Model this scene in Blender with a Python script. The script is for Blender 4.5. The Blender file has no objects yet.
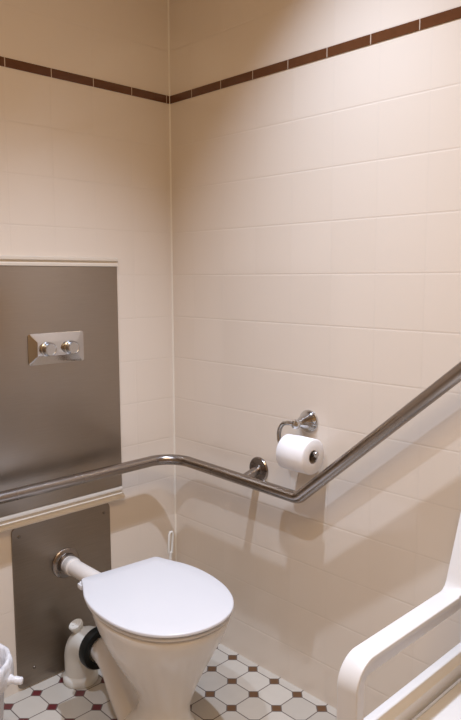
import bpy, bmesh, math, random
from mathutils import Vector, Matrix
random.seed(4)
SC = bpy.context.scene
COL = SC.collection
PI = math.pi

# ------------------------------------------------------------------ nodes
class NT:
    def __init__(self, name):
        m = bpy.data.materials.new(name); m.use_nodes = True
        self.m = m; self.n = m.node_tree.nodes; self.l = m.node_tree.links
        self.b = self.n['Principled BSDF']
    def put(self, sock, v):
        if hasattr(v, 'is_output'): self.l.new(v, sock)
        elif v is not None: sock.default_value = v
    def math(self, op, a, b=None, c=None):
        x = self.n.new('ShaderNodeMath'); x.operation = op
        for i, v in enumerate((a, b, c)):
            if v is not None: self.put(x.inputs[i], v)
        return x.outputs[0]
    def xyz(self, local=False):
        if local:
            g = self.n.new('ShaderNodeTexCoord').outputs['Object']
        else:
            g = self.n.new('ShaderNodeNewGeometry').outputs['Position']
        s = self.n.new('ShaderNodeSeparateXYZ'); self.l.new(g, s.inputs[0])
        return s.outputs[0], s.outputs[1], s.outputs[2], g
    def smooth(self, v, a, b, lo=0., hi=1.):
        x = self.n.new('ShaderNodeMapRange'); x.interpolation_type = 'SMOOTHSTEP'
        self.put(x.inputs[0], v)
        for i, k in enumerate((a, b, lo, hi)): x.inputs[i+1].default_value = k
        return x.outputs[0]
    def mix(self, f, a, b):
        x = self.n.new('ShaderNodeMix'); x.data_type = 'RGBA'
        self.put(x.inputs[0], f); self.put(x.inputs[6], a); self.put(x.inputs[7], b)
        return x.outputs[2]
    def noise(self, vec, scale, detail=2.):
        x = self.n.new('ShaderNodeTexNoise'); x.inputs['Scale'].default_value = scale
        x.inputs['Detail'].default_value = detail
        if vec is not None: self.l.new(vec, x.inputs['Vector'])
        return x.outputs[0]
    def white(self, a, b):
        c = self.n.new('ShaderNodeCombineXYZ'); self.put(c.inputs[0], a); self.put(c.inputs[1], b)
        w = self.n.new('ShaderNodeTexWhiteNoise'); w.noise_dimensions = '2D'
        self.l.new(c.outputs[0], w.inputs['Vector'])
        return w.outputs['Value']
    def bump(self, h, strength, dist):
        x = self.n.new('ShaderNodeBump'); x.inputs['Strength'].default_value = strength
        x.inputs['Distance'].default_value = dist
        self.l.new(h, x.inputs['Height']); self.l.new(x.outputs[0], self.b.inputs['Normal'])
    def grid(self, u, off, T):
        """distance in metres to the nearest joint, and the cell number"""
        q = self.math('DIVIDE', self.math('SUBTRACT', u, off), T)
        fl = self.math('FLOOR', q); fr = self.math('SUBTRACT', q, fl)
        d = self.math('MULTIPLY', self.math('MINIMUM', fr, self.math('SUBTRACT', 1., fr)), T)
        return d, fl
    def set(self, **k):
        names = dict(color='Base Color', rough='Roughness', metal='Metallic', spec='Specular IOR Level',
                     coat='Coat Weight', coat_rough='Coat Roughness', trans='Transmission Weight', alpha='Alpha',
                     sss='Subsurface Weight')
        for a, v in k.items(): self.put(self.b.inputs[names[a]], v)
        return self

def rgb(r, g, b): return (r, g, b, 1.)

def plain(name, c, rough=.4, metal=0., spec=.5, var=.04, scale=14., **k):
    t = NT(name); x, y, z, g = t.xyz(True)
    n = t.noise(g, scale, 3.)
    a = rgb(*[v*(1-var) for v in c]); b = rgb(*[min(1, v*(1+var)) for v in c])
    t.set(color=t.mix(n, a, b), rough=rough, metal=metal, spec=spec, **k)
    return t.m

def brushed(name, c, rough, stretch=(2., 2., 160.), var=.12, bump=.02):
    t = NT(name); x, y, z, g = t.xyz(True)
    mp = t.n.new('ShaderNodeMapping'); mp.inputs['Scale'].default_value = stretch; t.l.new(g, mp.inputs[0])
    n = t.noise(mp.outputs[0], 6., 3.); cl = t.noise(g, 3.5, 2.)
    t.set(color=t.mix(n, rgb(*[v*(1-var) for v in c]), rgb(*[v*(1+var) for v in c])),
          rough=t.smooth(cl, .3, .7, rough*.85, rough*1.2), metal=1.)
    t.bump(n, bump, .002)
    return t.m

CREAM = (.80, .715, .62)
CREAM_DARK = (.788, .702, .605)
GROUT = (.74, .66, .57)
ROW = 1.9257; STRIP = .0263; T = .15

def wall_tiles(name, axis, off):
    t = NT(name); p = t.xyz(); u = p[axis]; z = p[2]
    z2 = t.math('SUBTRACT', z, t.math('MULTIPLY', t.math('GREATER_THAN', z, ROW+STRIP/2), STRIP))
    du, cu = t.grid(u, off, T); dz, cz = t.grid(z2, ROW, T)
    d = t.math('MINIMUM', du, dz)
    r = t.white(cu, cz)
    tile = t.mix(r, rgb(*CREAM_DARK), rgb(*CREAM))
    g = t.smooth(d, .0006, .0016)
    t.set(color=t.mix(g, rgb(*GROUT), tile), rough=t.smooth(d, .0006, .0016, .6, .11), spec=.5)
    # pillowed glaze: each tile domes very slightly and the joints are grooves
    wob = t.noise(p[3], 5., 1.)
    h = t.math('ADD', t.math('MINIMUM', t.smooth(dz, .0004, .004), t.smooth(du, .0004, .004, .5, 1.)), t.math('MULTIPLY', wob, .25))
    t.bump(h, .25, .0012)
    return t.m

def strip_tiles(name, axis, off, period):
    t = NT(name); p = t.xyz(); d, c = t.grid(p[axis], off, period)
    n = t.noise(p[3], 40., 3.)
    col = t.mix(n, rgb(.095, .034, .013), rgb(.140, .053, .022))
    g = t.smooth(d, .0008, .0018)
    t.set(color=t.mix(g, rgb(.62, .50, .40), col), rough=.22)
    t.bump(g, .4, .001)
    return t.m

def floor_tiles():
    t = NT('floor_mosaic'); p = t.xyz(); P = .098; A = .0205
    du, cu = t.grid(p[0], -.031, P); dv, cv = t.grid(p[1], -.0465, P)
    s = t.math('SUBTRACT', t.math('ADD', du, dv), A)          # <0 inside a dot
    e = t.math('MULTIPLY', t.math('ABSOLUTE', s), .7071)
    d = t.math('MINIMUM', e, t.math('MINIMUM', du, dv))
    inside = t.math('LESS_THAN', s, 0.)
    d = t.math('ADD', t.math('MULTIPLY', inside, e), t.math('MULTIPLY', t.math('SUBTRACT', 1., inside), d))
    # each dot brown or maroon: brown near the right wall, maroon further left
    rx = t.math('ROUND', t.math('DIVIDE', t.math('ADD', p[0], .031), P))
    ry = t.math('ROUND', t.math('DIVIDE', t.math('ADD', p[1], .0465), P))
    dot = t.mix(t.smooth(t.math('ADD', t.math('MULTIPLY', rx, -1.), t.math('MULTIPLY', t.white(rx, ry), 1.5)), 3., 5.),
                rgb(.125, .058, .024), rgb(.115, .020, .022))
    n = t.noise(p[3], 30., 4.)
    oct_ = t.mix(t.white(cu, cv), rgb(.47, .43, .37), rgb(.62, .575, .505))
    oct_ = t.mix(t.math('MULTIPLY', n, .35), oct_, rgb(.42, .36, .30))
    tile = t.mix(inside, oct_, dot)
    g = t.smooth(d, .0011, .0022)
    t.set(color=t.mix(g, rgb(.13, .10, .085), tile), rough=t.smooth(d, .0011, .0022, .8, .3))
    t.bump(g, .4, .001)
    return t.m

M = {}
M['wall_back'] = wall_tiles('cream_tile_back', 0, -.02)
M['wall_right'] = wall_tiles('cream_tile_right', 1, -1.0197)
M['strip_back'] = strip_tiles('brown_tile_back', 0, -.0155, .1497)
M['strip_right'] = strip_tiles('brown_tile_right', 1, -.408, .1442)
M['floor'] = floor_tiles()
M['ceiling'] = plain('ceiling_bounce', (.52, .42, .30), .8)  # unseen ceiling, made darker and tan to dim and warm the bounced light
M['far_wall'] = plain('tan_bounce_wall', (.46, .34, .21), .6)  # unseen walls, colour picked dark and tan for deeper, warmer shadows
M['sealant'] = plain('corner_sealant', (.86, .80, .70), .5)
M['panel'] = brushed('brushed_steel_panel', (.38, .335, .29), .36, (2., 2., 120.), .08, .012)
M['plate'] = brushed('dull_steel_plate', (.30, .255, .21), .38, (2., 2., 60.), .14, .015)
M['rail'] = brushed('satin_steel_rail', (.33, .295, .27), .25, (60., 60., 60.), .06, .004)
M['chrome'] = plain('chrome', (.60, .60, .61), .12, 1., var=.02)
M['satin_chrome'] = plain('satin_chrome', (.52, .51, .50), .22, 1., var=.04)
M['trim'] = plain('cream_trim', (.74, .67, .57), .35)
M['ceramic'] = plain('white_ceramic', (.80, .765, .72), .24, spec=.55, var=.015, coat=.3)
M['lid'] = plain('white_seat_plastic', (.69, .69, .71), .30, var=.008)
M['pvc'] = plain('white_pvc', (.80, .75, .70), .35, var=.03)
M['pvc_grey'] = plain('grey_pvc_collar', (.52, .49, .46), .4)
M['connector'] = plain('aged_white_plastic', (.72, .70, .64), .35, var=.06)
M['rubber'] = plain('black_rubber', (.008, .009, .008), .32, spec=.25)
M['paper'] = plain('toilet_paper', (.88, .86, .86), .9, spec=.1, var=.02, scale=60.)
M['core'] = plain('card_core', (.36, .31, .27), .85)
M['chair'] = plain('white_chair_plastic', (.75, .735, .72), .32, var=.01)
M['bin'] = plain('white_bin_plastic', (.66, .68, .74), .35, var=.02)
M['brush'] = plain('white_brush_plastic', (.80, .78, .73), .35)
M['bristle'] = plain('bristles', (.75, .75, .73), .8)
M['screw'] = plain('screw_steel', (.22, .19, .16), .45, 1.)

def film():
    t = NT('clear_bag_film'); x, y, z, g = t.xyz(True)
    n = t.noise(g, 28., 4.)
    t.set(color=rgb(.90, .90, .93), rough=.25, alpha=t.smooth(n, .3, .7, .65, .95))
    t.bump(n, .8, .012)
    return t.m
M['bag'] = film()

# ------------------------------------------------------------------ mesh tools
def link(name, bm, mat, parent=None, sharp=38., loc=None):
    bmesh.ops.remove_doubles(bm, verts=bm.verts, dist=1e-6)
    bmesh.ops.recalc_face_normals(bm, faces=bm.faces)
    lim = math.radians(sharp)
    for f in bm.faces: f.smooth = True
    for e in bm.edges:
        if len(e.link_faces) == 2 and e.calc_face_angle(0) > lim: e.smooth = False
    me = bpy.data.meshes.new(name); bm.to_mesh(me); bm.free()
    me.materials.append(mat)
    o = bpy.data.objects.new(name, me); COL.objects.link(o)
    if parent is not None: o.parent = parent
    if loc is not None: o.location = loc
    return o

def tag(o, label=None, cat=None, group=None, kind=None):
    for k, v in (('label', label), ('category', cat), ('group', group), ('kind', kind)):
        if v: o[k] = v
    return o

def empty(name, loc, rz=0., **k):
    o = bpy.data.objects.new(name, None); COL.objects.link(o)
    o.location = loc; o.rotation_euler = (0, 0, rz); o.empty_display_size = .05
    return tag(o, **k)

def box(bm, lo, hi, bev=0., seg=2):
    lo, hi = Vector(lo), Vector(hi)
    r = bmesh.ops.create_cube(bm, size=1., matrix=Matrix.Translation((lo+hi)/2) @ Matrix.Diagonal((*(hi-lo), 1.)))
    if bev:
        es = {e for v in r['verts'] for e in v.link_edges}
        bmesh.ops.bevel(bm, geom=list(es), offset=bev, segments=seg, profile=.5, affect='EDGES')

def loft(bm, rings, cap0=True, cap1=True, closed=True):
    vs = [[bm.verts.new(p) for p in r] for r in rings]
    n = len(vs[0])
    for a, b in zip(vs, vs[1:]):
        for i in range(n if closed else n-1):
            j = (i+1) % n
            bm.faces.new((a[i], a[j], b[j], b[i]))
    if cap0: bm.faces.new(vs[0])
    if cap1: bm.faces.new(vs[-1])
    return vs

def smooth_path(pts, n=8):
    pts = [Vector(p) for p in pts]; P = [pts[0]*2-pts[1]] + pts + [pts[-1]*2-pts[-2]]
    out = []
    for i in range(1, len(P)-2):
        a, b, c, d = P[i-1:i+3]
        for k in range(n):
            t = k/n
            out.append(.5*((2*b)+(c-a)*t+(2*a-5*b+4*c-d)*t*t+(3*b-a-3*c+d)*t**3))
    out.append(pts[-1]); return out

def fillet(pts, rad, n=10):
    """polyline with rounded corners"""
    pts = [Vector(p) for p in pts]
    if not isinstance(rad, (list, tuple)): rad = [rad]*(len(pts)-2)
    out = [pts[0]]
    for i in range(1, len(pts)-1):
        a = (pts[i-1]-pts[i]).normalized(); b = (pts[i+1]-pts[i]).normalized()
        ang = a.angle(b); t = rad[i-1]/math.tan(ang/2)
        p0, p1 = pts[i]+a*t, pts[i]+b*t
        c = pts[i]+(a+b).normalized()*(rad[i-1]/math.sin(ang/2))
        u, v = p0-c, p1-c; th = u.angle(v)
        for k in range(n+1):
            s = k/n; out.append(c+(u*math.sin((1-s)*th)+v*math.sin(s*th))/math.sin(th))
    out.append(pts[-1]); return out

def sweep(bm, path, r, seg=20, section=None, up=None, cap=True, loop=False):
    path = [Vector(p) for p in path]; n = len(path)
    rs = r if isinstance(r, (list, tuple)) else [r]*n
    tan = []
    for i in range(n):
        if loop: a, b = path[i-1], path[(i+1) % n]
        else: a, b = path[max(0, i-1)], path[min(n-1, i+1)]
        tan.append((b-a).normalized())
    if up is None:
        up = Vector((0, 0, 1)) if abs(tan[0].z) < .9 else Vector((1, 0, 0)); fixed = False
    else: up = Vector(up); fixed = True
    rings = []
    for i, (p, t) in enumerate(zip(path, tan)):
        u = (up-t*up.dot(t)).normalized(); v = t.cross(u)
        if not fixed: up = u
        if section: rings.append([p+u*(a*rs[i])+v*(b*rs[i]) for a, b in section])
        else: rings.append([p+u*(math.cos(2*PI*k/seg)*rs[i])+v*(math.sin(2*PI*k/seg)*rs[i]) for k in range(seg)])
    if loop: loft(bm, rings+[rings[0]], False, False)
    else: loft(bm, rings, cap, cap)

def lathe(bm, prof, mat=None, seg=40, cap0=True, cap1=True):
    mat = mat or Matrix.Identity(4)
    loft(bm, [[mat @ Vector((r*math.cos(2*PI*k/seg), r*math.sin(2*PI*k/seg), z)) for k in range(seg)] for r, z in prof], cap0, cap1)

def axis_mat(loc, d):
    return Matrix.Translation(loc) @ Vector(d).to_track_quat('Z', 'Y').to_matrix().to_4x4()

def rrect(w, h, r, n=6):
    pts = []
    for cx, cy, a0 in ((w/2-r, h/2-r, 0), (-w/2+r, h/2-r, 90), (-w/2+r, -h/2+r, 180), (w/2-r, -h/2+r, 270)):
        for k in range(n+1):
            a = math.radians(a0+90*k/n); pts.append((cx+r*math.cos(a), cy+r*math.sin(a)))
    return pts

# ------------------------------------------------------------------ room
X0, Y0, H = -2.3, -2.7, 2.8
def struct(name, lo, hi, mat, bev=0.):
    bm = bmesh.new(); box(bm, lo, hi, bev); o = link(name, bm, mat); o['kind'] = 'structure'; return o
struct('floor', (X0-.1, Y0-.1, -.1), (.1, .1, 0), M['floor'])
struct('ceiling', (X0-.1, Y0-.1, H), (.1, .1, H+.1), M['ceiling'])
struct('wall_back', (X0-.1, 0, 0), (.1, .1, H), M['wall_back'])
struct('wall_right', (0, Y0-.1, 0), (.1, 0, H), M['wall_right'])
struct('wall_left', (X0-.1, Y0, 0), (X0, 0, H), M['far_wall'])
struct('wall_front', (X0-.1, Y0-.1, 0), (0, Y0, H), M['far_wall'])
struct('trim_1', (X0, -.0015, ROW), (0, 0, ROW+STRIP), M['strip_back'])
struct('trim_2', (-.0015, Y0, ROW), (0, -.0015, ROW+STRIP), M['strip_right'])
bm = bmesh.new()                                   # silicone bead in the corner
loft(bm, [[(0, 0, z), (-.004, 0, z), (-.0026, -.0026, z), (0, -.004, z)] for z in (0, H)])
o = link('trim_3', bm, M['sealant']); o['kind'] = 'structure'

# ------------------------------------------------------------------ upper stainless panel with its cream frame
acc = empty('wall_panel', (-.60, 0, .586), label='large stainless steel cistern panel in a cream frame on the back wall', cat='wall panel')
def local(o, parent):                               # built in world space, then hung from an Empty
    o.parent = parent; o.matrix_parent_inverse = (Matrix.Translation(parent.location) @ parent.rotation_euler.to_matrix().to_4x4()).inverted(); return o
bm = bmesh.new(); box(bm, (-.98, -.010, .592), (-.247, -.001, 1.354), .002); local(link('panel', bm, M['panel']), acc)
def moulding(z0, prof, x0, x1):
    bm = bmesh.new(); loft(bm, [[(x, -y, z0+z) for y, z in prof] for x in (x0, x1)]); return bm
top = [(.001, 0), (.012, 0), (.012, .008), (.007, .013), (.007, .016), (.014, .019), (.014, .027), (.001, .029)]
local(link('top_trim', moulding(1.3545, top, -.99, -.243), M['trim']), acc)
bot = [(.001, 0), (.020, .001), (.026, .005), (.026, .012), (.022, .017), (.007, .020), (.007, .029), (.011, .032), (.011, .039), (.008, .044), (.001, .045)]
local(link('bottom_trim', moulding(.5475, bot, -.99, -.247), M['trim']), acc)

# ------------------------------------------------------------------ flush buttons
fb = empty('flush_plate', (-.478, -.0105, 1.044), label='small chrome flush plate with two round buttons', cat='flush plate')
bm = bmesh.new()
sec = rrect(.196, .098, .008); C = Vector((-.485, 0, 1.097))
rings = []
for y, k in ((-.0105, 0.), (-.0125, 0.), (-.0135, .002), (-.0150, .010), (-.0205, .025), (-.0210, .028)):
    q = rrect(.196-2*k, .098-2*k, max(.002, .008-k*.2))
    rings.append([C+Vector((a, y, b)) for a, b in q])
loft(bm, rings); local(link('plate', bm, M['chrome'], sharp=20), fb)
for bx in (-.522, -.441):
    bm = bmesh.new()
    lathe(bm, [(.0235, 0), (.0235, .003), (.0205, .005), (.0205, .022), (.0185, .0245), (.0165, .0245), (.0155, .0238)], axis_mat((bx, -.0205, 1.096), (0, -1, 0)), 36)
    b = local(link('button', bm, M['satin_chrome'], sharp=25), fb)

# ------------------------------------------------------------------ lower steel plate
lp = empty('pipe_cover_plate', (-.478, 0, .004), label='stainless steel plate with rounded corners on the wall behind the toilet', cat='wall plate')
bm = bmesh.new()
rings = [[Vector((-.4785, y, .2755)) + Vector((a, 0, b)) for a, b in rrect(.363-k, .541-k, .022)] for y, k in ((-.0005, 0), (-.0035, 0), (-.0045, .002))]
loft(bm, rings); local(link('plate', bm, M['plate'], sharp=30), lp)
for sx, sz in ((-.322, .512), (-.635, .512), (-.602, .062), (-.345, .045)):
    bm = bmesh.new(); lathe(bm, [(.0055, 0), (.0055, .001), (.004, .0028), (.001, .0032)], axis_mat((sx, -.0045, sz), (0, -1, 0)), 16)
    local(link('screw', bm, M['screw']), lp)

# ------------------------------------------------------------------ flush pipe
fp = empty('flush_pipe', (-.476, -.0045, .379), label='white flush pipe running from a steel wall collar to the toilet', cat='pipe')
A = axis_mat((-.476, -.0045, .379), (0, -1, 0))
bm = bmesh.new(); lathe(bm, [(.050, 0), (.050, .004), (.046, .008), (.036, .010), (.034, .022), (.029, .022), (.029, .0)], A, 40)
tag(local(link('wall_collar', bm, M['rail']), fp), 'steel wall collar')
bm = bmesh.new(); lathe(bm, [(.0285, .002), (.0285, .052), (.026, .054), (.026, .285)], A, 36)
local(link('pipe', bm, M['pvc']), fp)
bm = bmesh.new(); lathe(bm, [(.0300, .028), (.0305, .030), (.0305, .046), (.0288, .048), (.0287, .028)], A, 36, False, False)
tag(local(link('grey_sleeve', bm, M['pvc_grey']), fp), 'grey sleeve')

# ------------------------------------------------------------------ toilet
TH = math.radians(-6)
toilet = empty('toilet', (-.450, -.281, 0), TH, label='white ceramic toilet with its lid closed', cat='toilet')
TM = Matrix.Translation((-.450, -.281, 0)) @ Matrix.Rotation(TH, 4, 'Z'); TI = TM.inverted()
PROF = [(0, .128), (.02, .133), (.05, .147), (.10, .168), (.15, .180), (.20, .184), (.25, .182), (.30, .174), (.35, .157),
        (.39, .133), (.42, .104), (.44, .070), (.451, .036), (.455, 0)]
def halfw(v):
    for (a, wa), (b, wb) in zip(PROF, PROF[1:]):
        if a <= v <= b: return wa+(wb-wa)*(v-a)/(b-a)
    return 0
def outline(inset=0., corner=.005, N=28):
    """closed D outline of the lid, forward is -y; dense near the nose"""
    ctl = [(0.0, 0.0), (.07, 0.0), (.128-corner, 0.0), (.128-corner*.3, .0035), (.1295, corner)]
    right = [(w, v) for v, w in PROF[2:]]
    sm = smooth_path([Vector((w, v, 0)) for w, v in [ctl[-1]]+right], 5)
    pts = [Vector((a, b, 0)) for a, b in ctl[1:-1]]+sm
    full = [Vector((0, 0, 0))]+pts+[Vector((-p.x, p.y, 0)) for p in reversed(pts[:-1])]
    c = Vector((0, .23, 0)); out = []
    for p in full:
        d = p-c
        out.append(c+d*(1-inset/max(d.length, .05)))
    return [Vector((p.x, -p.y, 0)) for p in out]
def plan_loft(bm, spec):
    loft(bm, [[p+Vector((0, 0, z)) for p in outline(i)] for i, z in spec])
bm = bmesh.new(); plan_loft(bm, [(.010, .4352), (.002, .4355), (0, .437), (0, .4418), (.0012, .4438), (.004, .4448), (.05, .4456), (.12, .446)])
link('lid', bm, M['lid'], toilet, 50)
bm = bmesh.new(); plan_loft(bm, [(.018, .4205), (.008, .421), (.005, .423), (.005, .429), (.008, .432), (.016, .433)])
link('seat', bm, M['lid'], toilet, 50)
for s in (-1, 1):
    bm = bmesh.new(); box(bm, (s*.122-.018, -.024, .4185), (s*.122+.018, .002, .4335), .003)
    lathe(bm, [(.006, -.024), (.007, -.022), (.007, .022), (.006, .024)], axis_mat((s*.108, .000, .4285), (1, 0, 0)), 16)
    link('hinge', bm, M['lid'], toilet)
# the pan: lofted egg sections from the foot to the rim
bm = bmesh.new()
def egg(z, w, yb, yf, N=56, sq=2.0):
    out = []
    for k in range(N):
        a = 2*PI*k/N; c, s = math.cos(a), math.sin(a)
        x = w*math.copysign(abs(c)**(2/sq), c)
        y = (yb+yf)/2+(yb-yf)/2*math.copysign(abs(s)**(2/sq), s)
        out.append(Vector((x, y, z)))
    return out
secs = [(.000, .108, -.085, -.365, 2.5), (.015, .107, -.087, -.363, 2.5), (.030, .103, -.095, -.357, 2.4), (.048, .094, -.108, -.349, 2.3), (.068, .081, -.125, -.338, 2.2),
        (.095, .069, -.148, -.327, 2.05), (.13, .065, -.155, -.325, 2.0), (.16, .070, -.150, -.333, 2.0), (.20, .086, -.130, -.348, 2.0), (.25, .115, -.095, -.368, 2.0),
        (.30, .140, -.060, -.395, 2.0), (.35, .160, -.025, -.422, 2.05), (.39, .171, -.006, -.440, 2.1), (.408, .175, -.004, -.445, 2.12), (.4165, .174, -.005, -.444, 2.12), (.4195, .168, -.012, -.437, 2.12)]
loft(bm, [egg(z, w, yb, yf, sq=sq) for z, w, yb, yf, sq in secs])
pan = link('pan', bm, M['ceramic'], toilet, 60)
# outgoing trap, and the horn that takes the flush pipe
bm = bmesh.new()
def tl(*p): return TI @ Vector(p)
sp = smooth_path([tl(-.470, -.180, .152), tl(-.470, -.210, .152), tl(-.473, -.265, .132), tl(-.482, -.325, .075), tl(-.486, -.390, .012)], 8)
n = len(sp); sweep(bm, sp, [.038+.006*(i/(n-1)) for i in range(n)], 28)
link('trap', bm, M['ceramic'], toilet, 60)
bm = bmesh.new()
sweep(bm, [tl(-.476, -.272, .379), tl(-.476, -.300, .379), tl(-.474, -.345, .365)], [.0345, .0345, .034], 28)
link('inlet_horn', bm, M['ceramic'], toilet, 60)

# ------------------------------------------------------------------ pan connector
pc = empty('pan_connector', (-.478, -.085, 0), label='white plastic waste elbow with a black rubber seal behind the toilet', cat='pipe')
bm = bmesh.new()
el = fillet([(-.478, -.080, .001), (-.478, -.080, .150), (-.471, -.180, .150)], .066, 14)
sweep(bm, el, .050, 36)
lathe(bm, [(.056, 0), (.057, .004), (.057, .020), (.054, .024), (.0505, .030)], Matrix.Translation((-.478, -.080, .001)), 36)
local(link('elbow', bm, M['connector'], sharp=45), pc)
bm = bmesh.new(); lathe(bm, [(.047, 0), (.060, .000), (.066, .004), (.067, .022), (.063, .030), (.048, .034), (.042, .030)], axis_mat((-.471, -.168, .151), (0, -1, 0)), 40, False, False)
tag(local(link('rubber_seal', bm, M['rubber'], sharp=45), pc), 'black rubber seal')
bm = bmesh.new()
lathe(bm, [(.018, 0), (.018, .018), (.022, .019), (.023, .022), (.023, .030), (.020, .033), (.010, .033), (.009, .035)], axis_mat((-.488, -.098, .180), (-.45, .10, 1)), 28)
local(link('inspection_cap', bm, M['connector']), pc)

# ------------------------------------------------------------------ grab rail
gr = empty('grab_rail', (-.075, -.441, .678), label='long bent stainless steel grab rail along both walls', cat='grab rail')
O = .075; RZ = .678
path = [(-1.25, -O, RZ-.004), (-O, -O, RZ), (-O, -.668, RZ-.014), (-O, -1.45, 1.340)]
bm = bmesh.new(); sweep(bm, fillet(path, [.10, .045], 16), .0185, 28)
local(link('tube', bm, M['rail'], sharp=60), gr)
def flange(loc, d, length, bend=None):
    bm = bmesh.new(); A = axis_mat(loc, d)
    lathe(bm, [(.041, 0.0005), (.041, .004), (.038, .0075), (.017, .0085), (.016, .011)], A, 36)
    sweep(bm, [A @ Vector((0, 0, .004)), Vector(bend) if bend else A @ Vector((0, 0, length))], .0145, 24)
    return bm
local(link('wall_mount', flange((0, -.438, .690), (-1, 0, 0), .073, (-.072, -.440, .674)), M['rail'], sharp=30), gr)
local(link('wall_mount', flange((0, -1.36, 1.262), (-1, 0, 0), .068), M['rail'], sharp=30), gr)
local(link('wall_mount', flange((-1.10, 0, .676), (0, -1, 0), .068), M['rail'], sharp=30), gr)

# ------------------------------------------------------------------ toilet roll and its holder
th = empty('toilet_roll_holder', (0, -.652, .885), label='chrome toilet roll holder on the right wall above the rail', cat='toilet roll holder')
bm = bmesh.new()
lathe(bm, [(.0345, .0005), (.035, .004), (.0335, .008), (.030, .012), (.025, .022), (.0185, .036), (.012, .048), (.010, .054), (.013, .057), (.0145, .063), (.013, .070), (.004, .075)], axis_mat((0, -.647, .883), (-1, 0, 0)), 40)
local(link('wall_rose', bm, M['chrome'], sharp=40), th)
RX, RZ2 = -.070, .798
bm = bmesh.new()
hook = smooth_path([(RX+.006, -.644, .883), (RX, -.622, .884), (RX, -.602, .878), (RX, -.590, .862), (RX, -.586, .842), (RX, -.590, .820), (RX, -.604, RZ2+.012), (RX, -.630, RZ2+.010), (RX, -.728, RZ2+.010)], 8)
sweep(bm, hook, .0068, 18)
lathe(bm, [(.004, 0), (.009, .001), (.010, .004), (.008, .008), (.003, .009)], axis_mat((RX, -.726, RZ2+.010), (0, -1, 0)), 20)
local(link('hook_arm', bm, M['satin_chrome'], sharp=50), th)
tr = empty('toilet_roll', (RX, -.655, RZ2-.054), label='white toilet paper roll hanging on the chrome holder', cat='toilet roll')
A = axis_mat((RX, -.618, RZ2), (0, -1, 0))
bm = bmesh.new(); lathe(bm, [(.0205, .001), (.049, 0), (.0525, .003), (.053, .05), (.0525, .100), (.049, .103), (.0205, .102), (.0205, .001)], A, 56, False, False)
local(link('paper', bm, M['paper'], sharp=50), tr)
bm = bmesh.new(); lathe(bm, [(.0203, .001), (.0203, .102), (.0188, .102), (.0188, .001), (.0203, .001)], A, 40, False, False)
tag(local(link('core', bm, M['core']), tr), 'brown cardboard core')

# ------------------------------------------------------------------ toilet brush in the corner
tb = empty('toilet_brush', (-.125, -.105, 0), label='white toilet brush standing in the corner behind the toilet', cat='toilet brush')
bm = bmesh.new()
lathe(bm, [(.046, .0005), (.048, .006), (.044, .06), (.041, .13), (.043, .134), (.040, .134), (.037, .06), (.036, .012)], Matrix.Translation((-.125, -.105, 0)), 32)
local(link('holder', bm, M['brush']), tb)
bm = bmesh.new()                                    # flat handle with a hanging slot
b0, b1 = Vector((-.125, -.105, .10)), Vector((-.108, -.100, .335))
sweep(bm, [b0, b1], [.0060, .0060], 16)
tip = Vector((-.103, -.099, .408))
w = Vector((1, 0, -.09)).normalized()*.0078
loopp = []
L = [b1+Vector((0, 0, -.004))-w*.8, b1+Vector((0, 0, .012))-w, tip-w-Vector((0, 0, .008)), tip-w*.5, tip+w*.5, tip+w-Vector((0, 0, .008)), b1+Vector((0, 0, .012))+w, b1+Vector((0, 0, -.004))+w*.8]
sweep(bm, L, .0044, 12)
local(link('handle', bm, M['brush']), tb)
bm = bmesh.new(); lathe(bm, [(.012, .03), (.027, .034), (.028, .085), (.012, .095)], Matrix.Translation((-.125, -.105, 0)), 24)
local(link('bristle_head', bm, M['bristle']), tb)

# ------------------------------------------------------------------ bin with a clear liner
BX, BY, BH = -.912, -.246, .310
bn = empty('waste_bin', (BX, BY, 0), label='small white bin lined with a knotted clear plastic bag', cat='bin')
A = Matrix.Translation((BX, BY, 0))
bm = bmesh.new(); lathe(bm, [(.070, .0005), (.074, .006), (.084, .15), (.094, BH-.022), (.101, BH-.012), (.106, BH-.008), (.107, BH), (.103, BH+.002), (.097, BH-.004), (.080, .15), (.068, .012)], A, 48)
local(link('body', bm, M['bin'], sharp=45), bn)
def crinkle(prof, seed, amp):
    random.seed(seed); N = 72; ph = [random.uniform(0, 6.28) for _ in range(12)]
    rings = []
    for i, (r, z, k) in enumerate(prof):
        ring = []
        for j in range(N):
            a = 2*PI*j/N
            d = sum(math.sin(a*f+ph[q]+i*.5*(q % 3-1)) for q, f in enumerate((3, 5, 7, 11, 13, 17)))/6
            ring.append((BX+(r+d*amp*k)*math.cos(a), BY+(r+d*amp*k)*math.sin(a), z+d*amp*k*.8))
        rings.append(ring)
    return rings
bm = bmesh.new()
loft(bm, crinkle([(.078, .16, .3), (.090, BH-.03, .4), (.097, BH+.001, .2), (.103, BH+.0075, .15), (.109, BH+.006, .2), (.113, BH-.006, .3), (.1135, BH-.026, .6), (.111, BH-.045, .9), (.108, BH-.058, 1.3)], 3, .010), False, False)
local(link('liner_bag', bm, M['bag'], sharp=70), bn)
bm = bmesh.new()
kd = Vector((.62, -.62, -.10)).normalized(); k0 = Vector((BX, BY, BH-.040))+Vector((.70, -.71, 0))*.100
sweep(bm, [k0, k0+kd*.012, k0+kd*.022, k0+kd*.028, k0+kd*.034, k0+kd*.042, k0+kd*.046], [.022, .014, .009, .011, .010, .010, .007], 18)
local(link('bag_knot', bm, M['bag']), bn)

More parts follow.
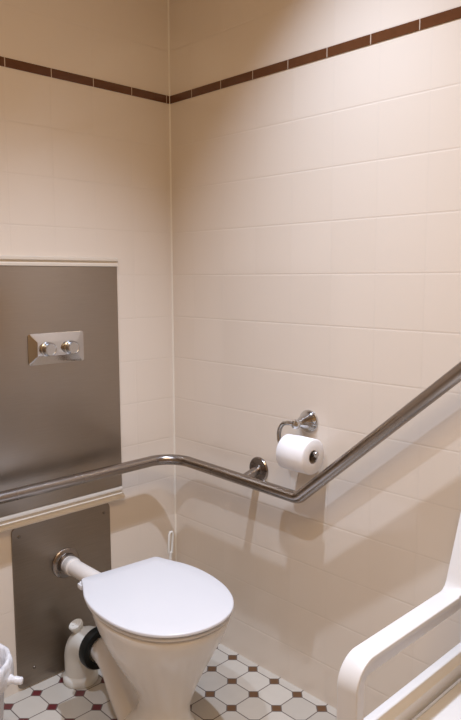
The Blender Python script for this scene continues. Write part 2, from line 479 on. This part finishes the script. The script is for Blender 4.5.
# ------------------------------------------------------------------ white plastic armchair beside the right wall
ch = empty('shower_chair', (-.33, -1.46, 0), label='white plastic armchair with its back against the right wall', cat='chair')
YA, YB = -1.222, -1.698                              # centre planes of the two arms
def arm(yc):
    bm = bmesh.new(); Wd = .046
    def sec(t, w, r): return [(b, a) for a, b in rrect(t, w, r, 3)]
    band = fillet([(-.075, yc, .595), (-.585, yc, .595), (-.585, yc, .40)], .052, 14)      # flat band, over the front
    sweep(bm, band, 1., section=sec(.011, Wd, .0025), up=(0, 1, 0))
    rib = fillet([(-.100, yc, .573), (-.563, yc, .573), (-.563, yc, .40)], .034, 14)       # set-back inner rim
    sweep(bm, rib, 1., section=sec(.034, Wd-.024, .003), up=(0, 1, 0))
    box(bm, (-.575, yc-Wd/2, .396), (-.080, yc+Wd/2, .434), .004)                           # lower bar
    return bm
for yc in (YA, YB): local(link('armrest', arm(yc), M['chair'], sharp=40), ch)
def slab(pts, y0, y1, bev):
    """closed outline in the xz plane, extruded along y and bevelled"""
    bm = bmesh.new()
    loft(bm, [[Vector((x, y, z)) for x, z in pts] for y in (y0, y1)])
    bmesh.ops.recalc_face_normals(bm, faces=bm.faces)
    if bev: bmesh.ops.bevel(bm, geom=list(bm.edges), offset=bev, segments=2, profile=.5, affect='EDGES', clamp_overlap=True)
    return bm
for yc in (YA, YB):
    local(link('leg', slab([(-.594, .408), (-.562, .408), (-.578, .0005), (-.610, .0005)], yc-.021, yc+.021, .006), M['chair']), ch)
    pts = [(-.060, .0005), (-.020, .0005), (-.045, .42), (-.040, .62), (-.098, .62), (-.100, .42)]
    local(link('leg', slab(pts, yc-.021, yc+.021, .005), M['chair']), ch)
# backrest: two stiles and a cross panel leaning back to the wall
bm = bmesh.new()
def backsec(y0, y1, th, z0, z1):
    pts = [(-.205, .600), (-.192, .6035), (-.183, .610), (-.176, .620), (-.171, .635), (-.117, .772), (-.060, .92), (-.060+th, .93), (-.117+th, .78), (-.160+th, .65), (-.165+th, .596), (-.190, .596)]
    loft(bm, [[Vector((x, y, z)) for x, z in pts] for y in (y0, y1)])
for yc in (YA, YB): backsec(yc-.023, yc+.023, .048, 0, 0)
loft(bm, [[Vector((x, y, z)) for x, z in ((-.150, .66), (-.112, .76), (-.064, .905), (-.040, .905), (-.088, .76), (-.126, .66))] for y in (YB+.02, YA-.02)])
bmesh.ops.recalc_face_normals(bm, faces=bm.faces)
bmesh.ops.bevel(bm, geom=[e for e in bm.edges if len(e.link_faces) == 2 and e.calc_face_angle(0) > 1.2], offset=.004, segments=2, profile=.5, affect='EDGES', clamp_overlap=True)
local(link('backrest', bm, M['chair'], sharp=40), ch)
bm = bmesh.new(); box(bm, (-.588, YB+.026, .372), (-.100, YA-.026, .402), .010, 3)
local(link('seat', bm, M['chair']), ch)

# ------------------------------------------------------------------ light
def spot(name, loc, power, col, angle, blend, r, aim=(0, 0, -1)):
    d = bpy.data.lights.new(name, 'SPOT'); d.energy = power; d.color = col
    d.spot_size = math.radians(angle); d.spot_blend = blend; d.shadow_soft_size = r
    o = bpy.data.objects.new(name, d); COL.objects.link(o); o.location = loc
    o.rotation_euler = Vector(aim).to_track_quat('-Z', 'Y').to_euler(); return o
LC = (.84, .98, 1.24)
spot('ceiling_downlight', (-.48, -.88, 2.77), 126, LC, 85, 1., .020)
spot('ceiling_downlight', (-1.35, -.92, 2.77), 76, LC, 108, 1., .025)
WARM = (1., .74, .46)
spot('warm_fill_spot', (-.95, -1.95, 2.77), 18, WARM, 130, 1., .05)  # added fill spot out of view, lifts the right side
d = bpy.data.lights.new('warm_fill_area', 'AREA'); d.energy = 20; d.size = .9; d.color = WARM  # added area fill for the warm ambient, stands for no fitting
o = bpy.data.objects.new('warm_fill_area', d); COL.objects.link(o); o.location = (-1.5, -1.9, 2.78)
W = bpy.data.worlds.new('World'); SC.world = W; W.use_nodes = True
W.node_tree.nodes['Background'].inputs[0].default_value = (.02, .018, .016, 1)

# ------------------------------------------------------------------ camera
yaw, pitch, roll = .770095066, .122046856, -.00359
F = Vector((math.sin(yaw)*math.cos(pitch), math.cos(yaw)*math.cos(pitch), -math.sin(pitch)))
R = Vector((math.cos(yaw), -math.sin(yaw), 0)); U = R.cross(F)
R2 = R*math.cos(roll)+U*math.sin(roll); U2 = U*math.cos(roll)-R*math.sin(roll)
cam = bpy.data.cameras.new('Camera'); co = bpy.data.objects.new('Camera', cam); COL.objects.link(co)
m = Matrix((R2, U2, -F)).transposed().to_4x4(); m.translation = Vector((-2.08391, -2.5535, 1.75428))*.75
co.matrix_world = m
cam.sensor_fit = 'VERTICAL'; cam.sensor_height = 36.; cam.lens = 670.54/720*36.; cam.clip_start = .02
SC.camera = co
vs = SC.view_settings
vs.view_transform = 'Standard'; vs.look = 'None'; vs.gamma = 1.; vs.use_curve_mapping = False
vs.exposure = .08
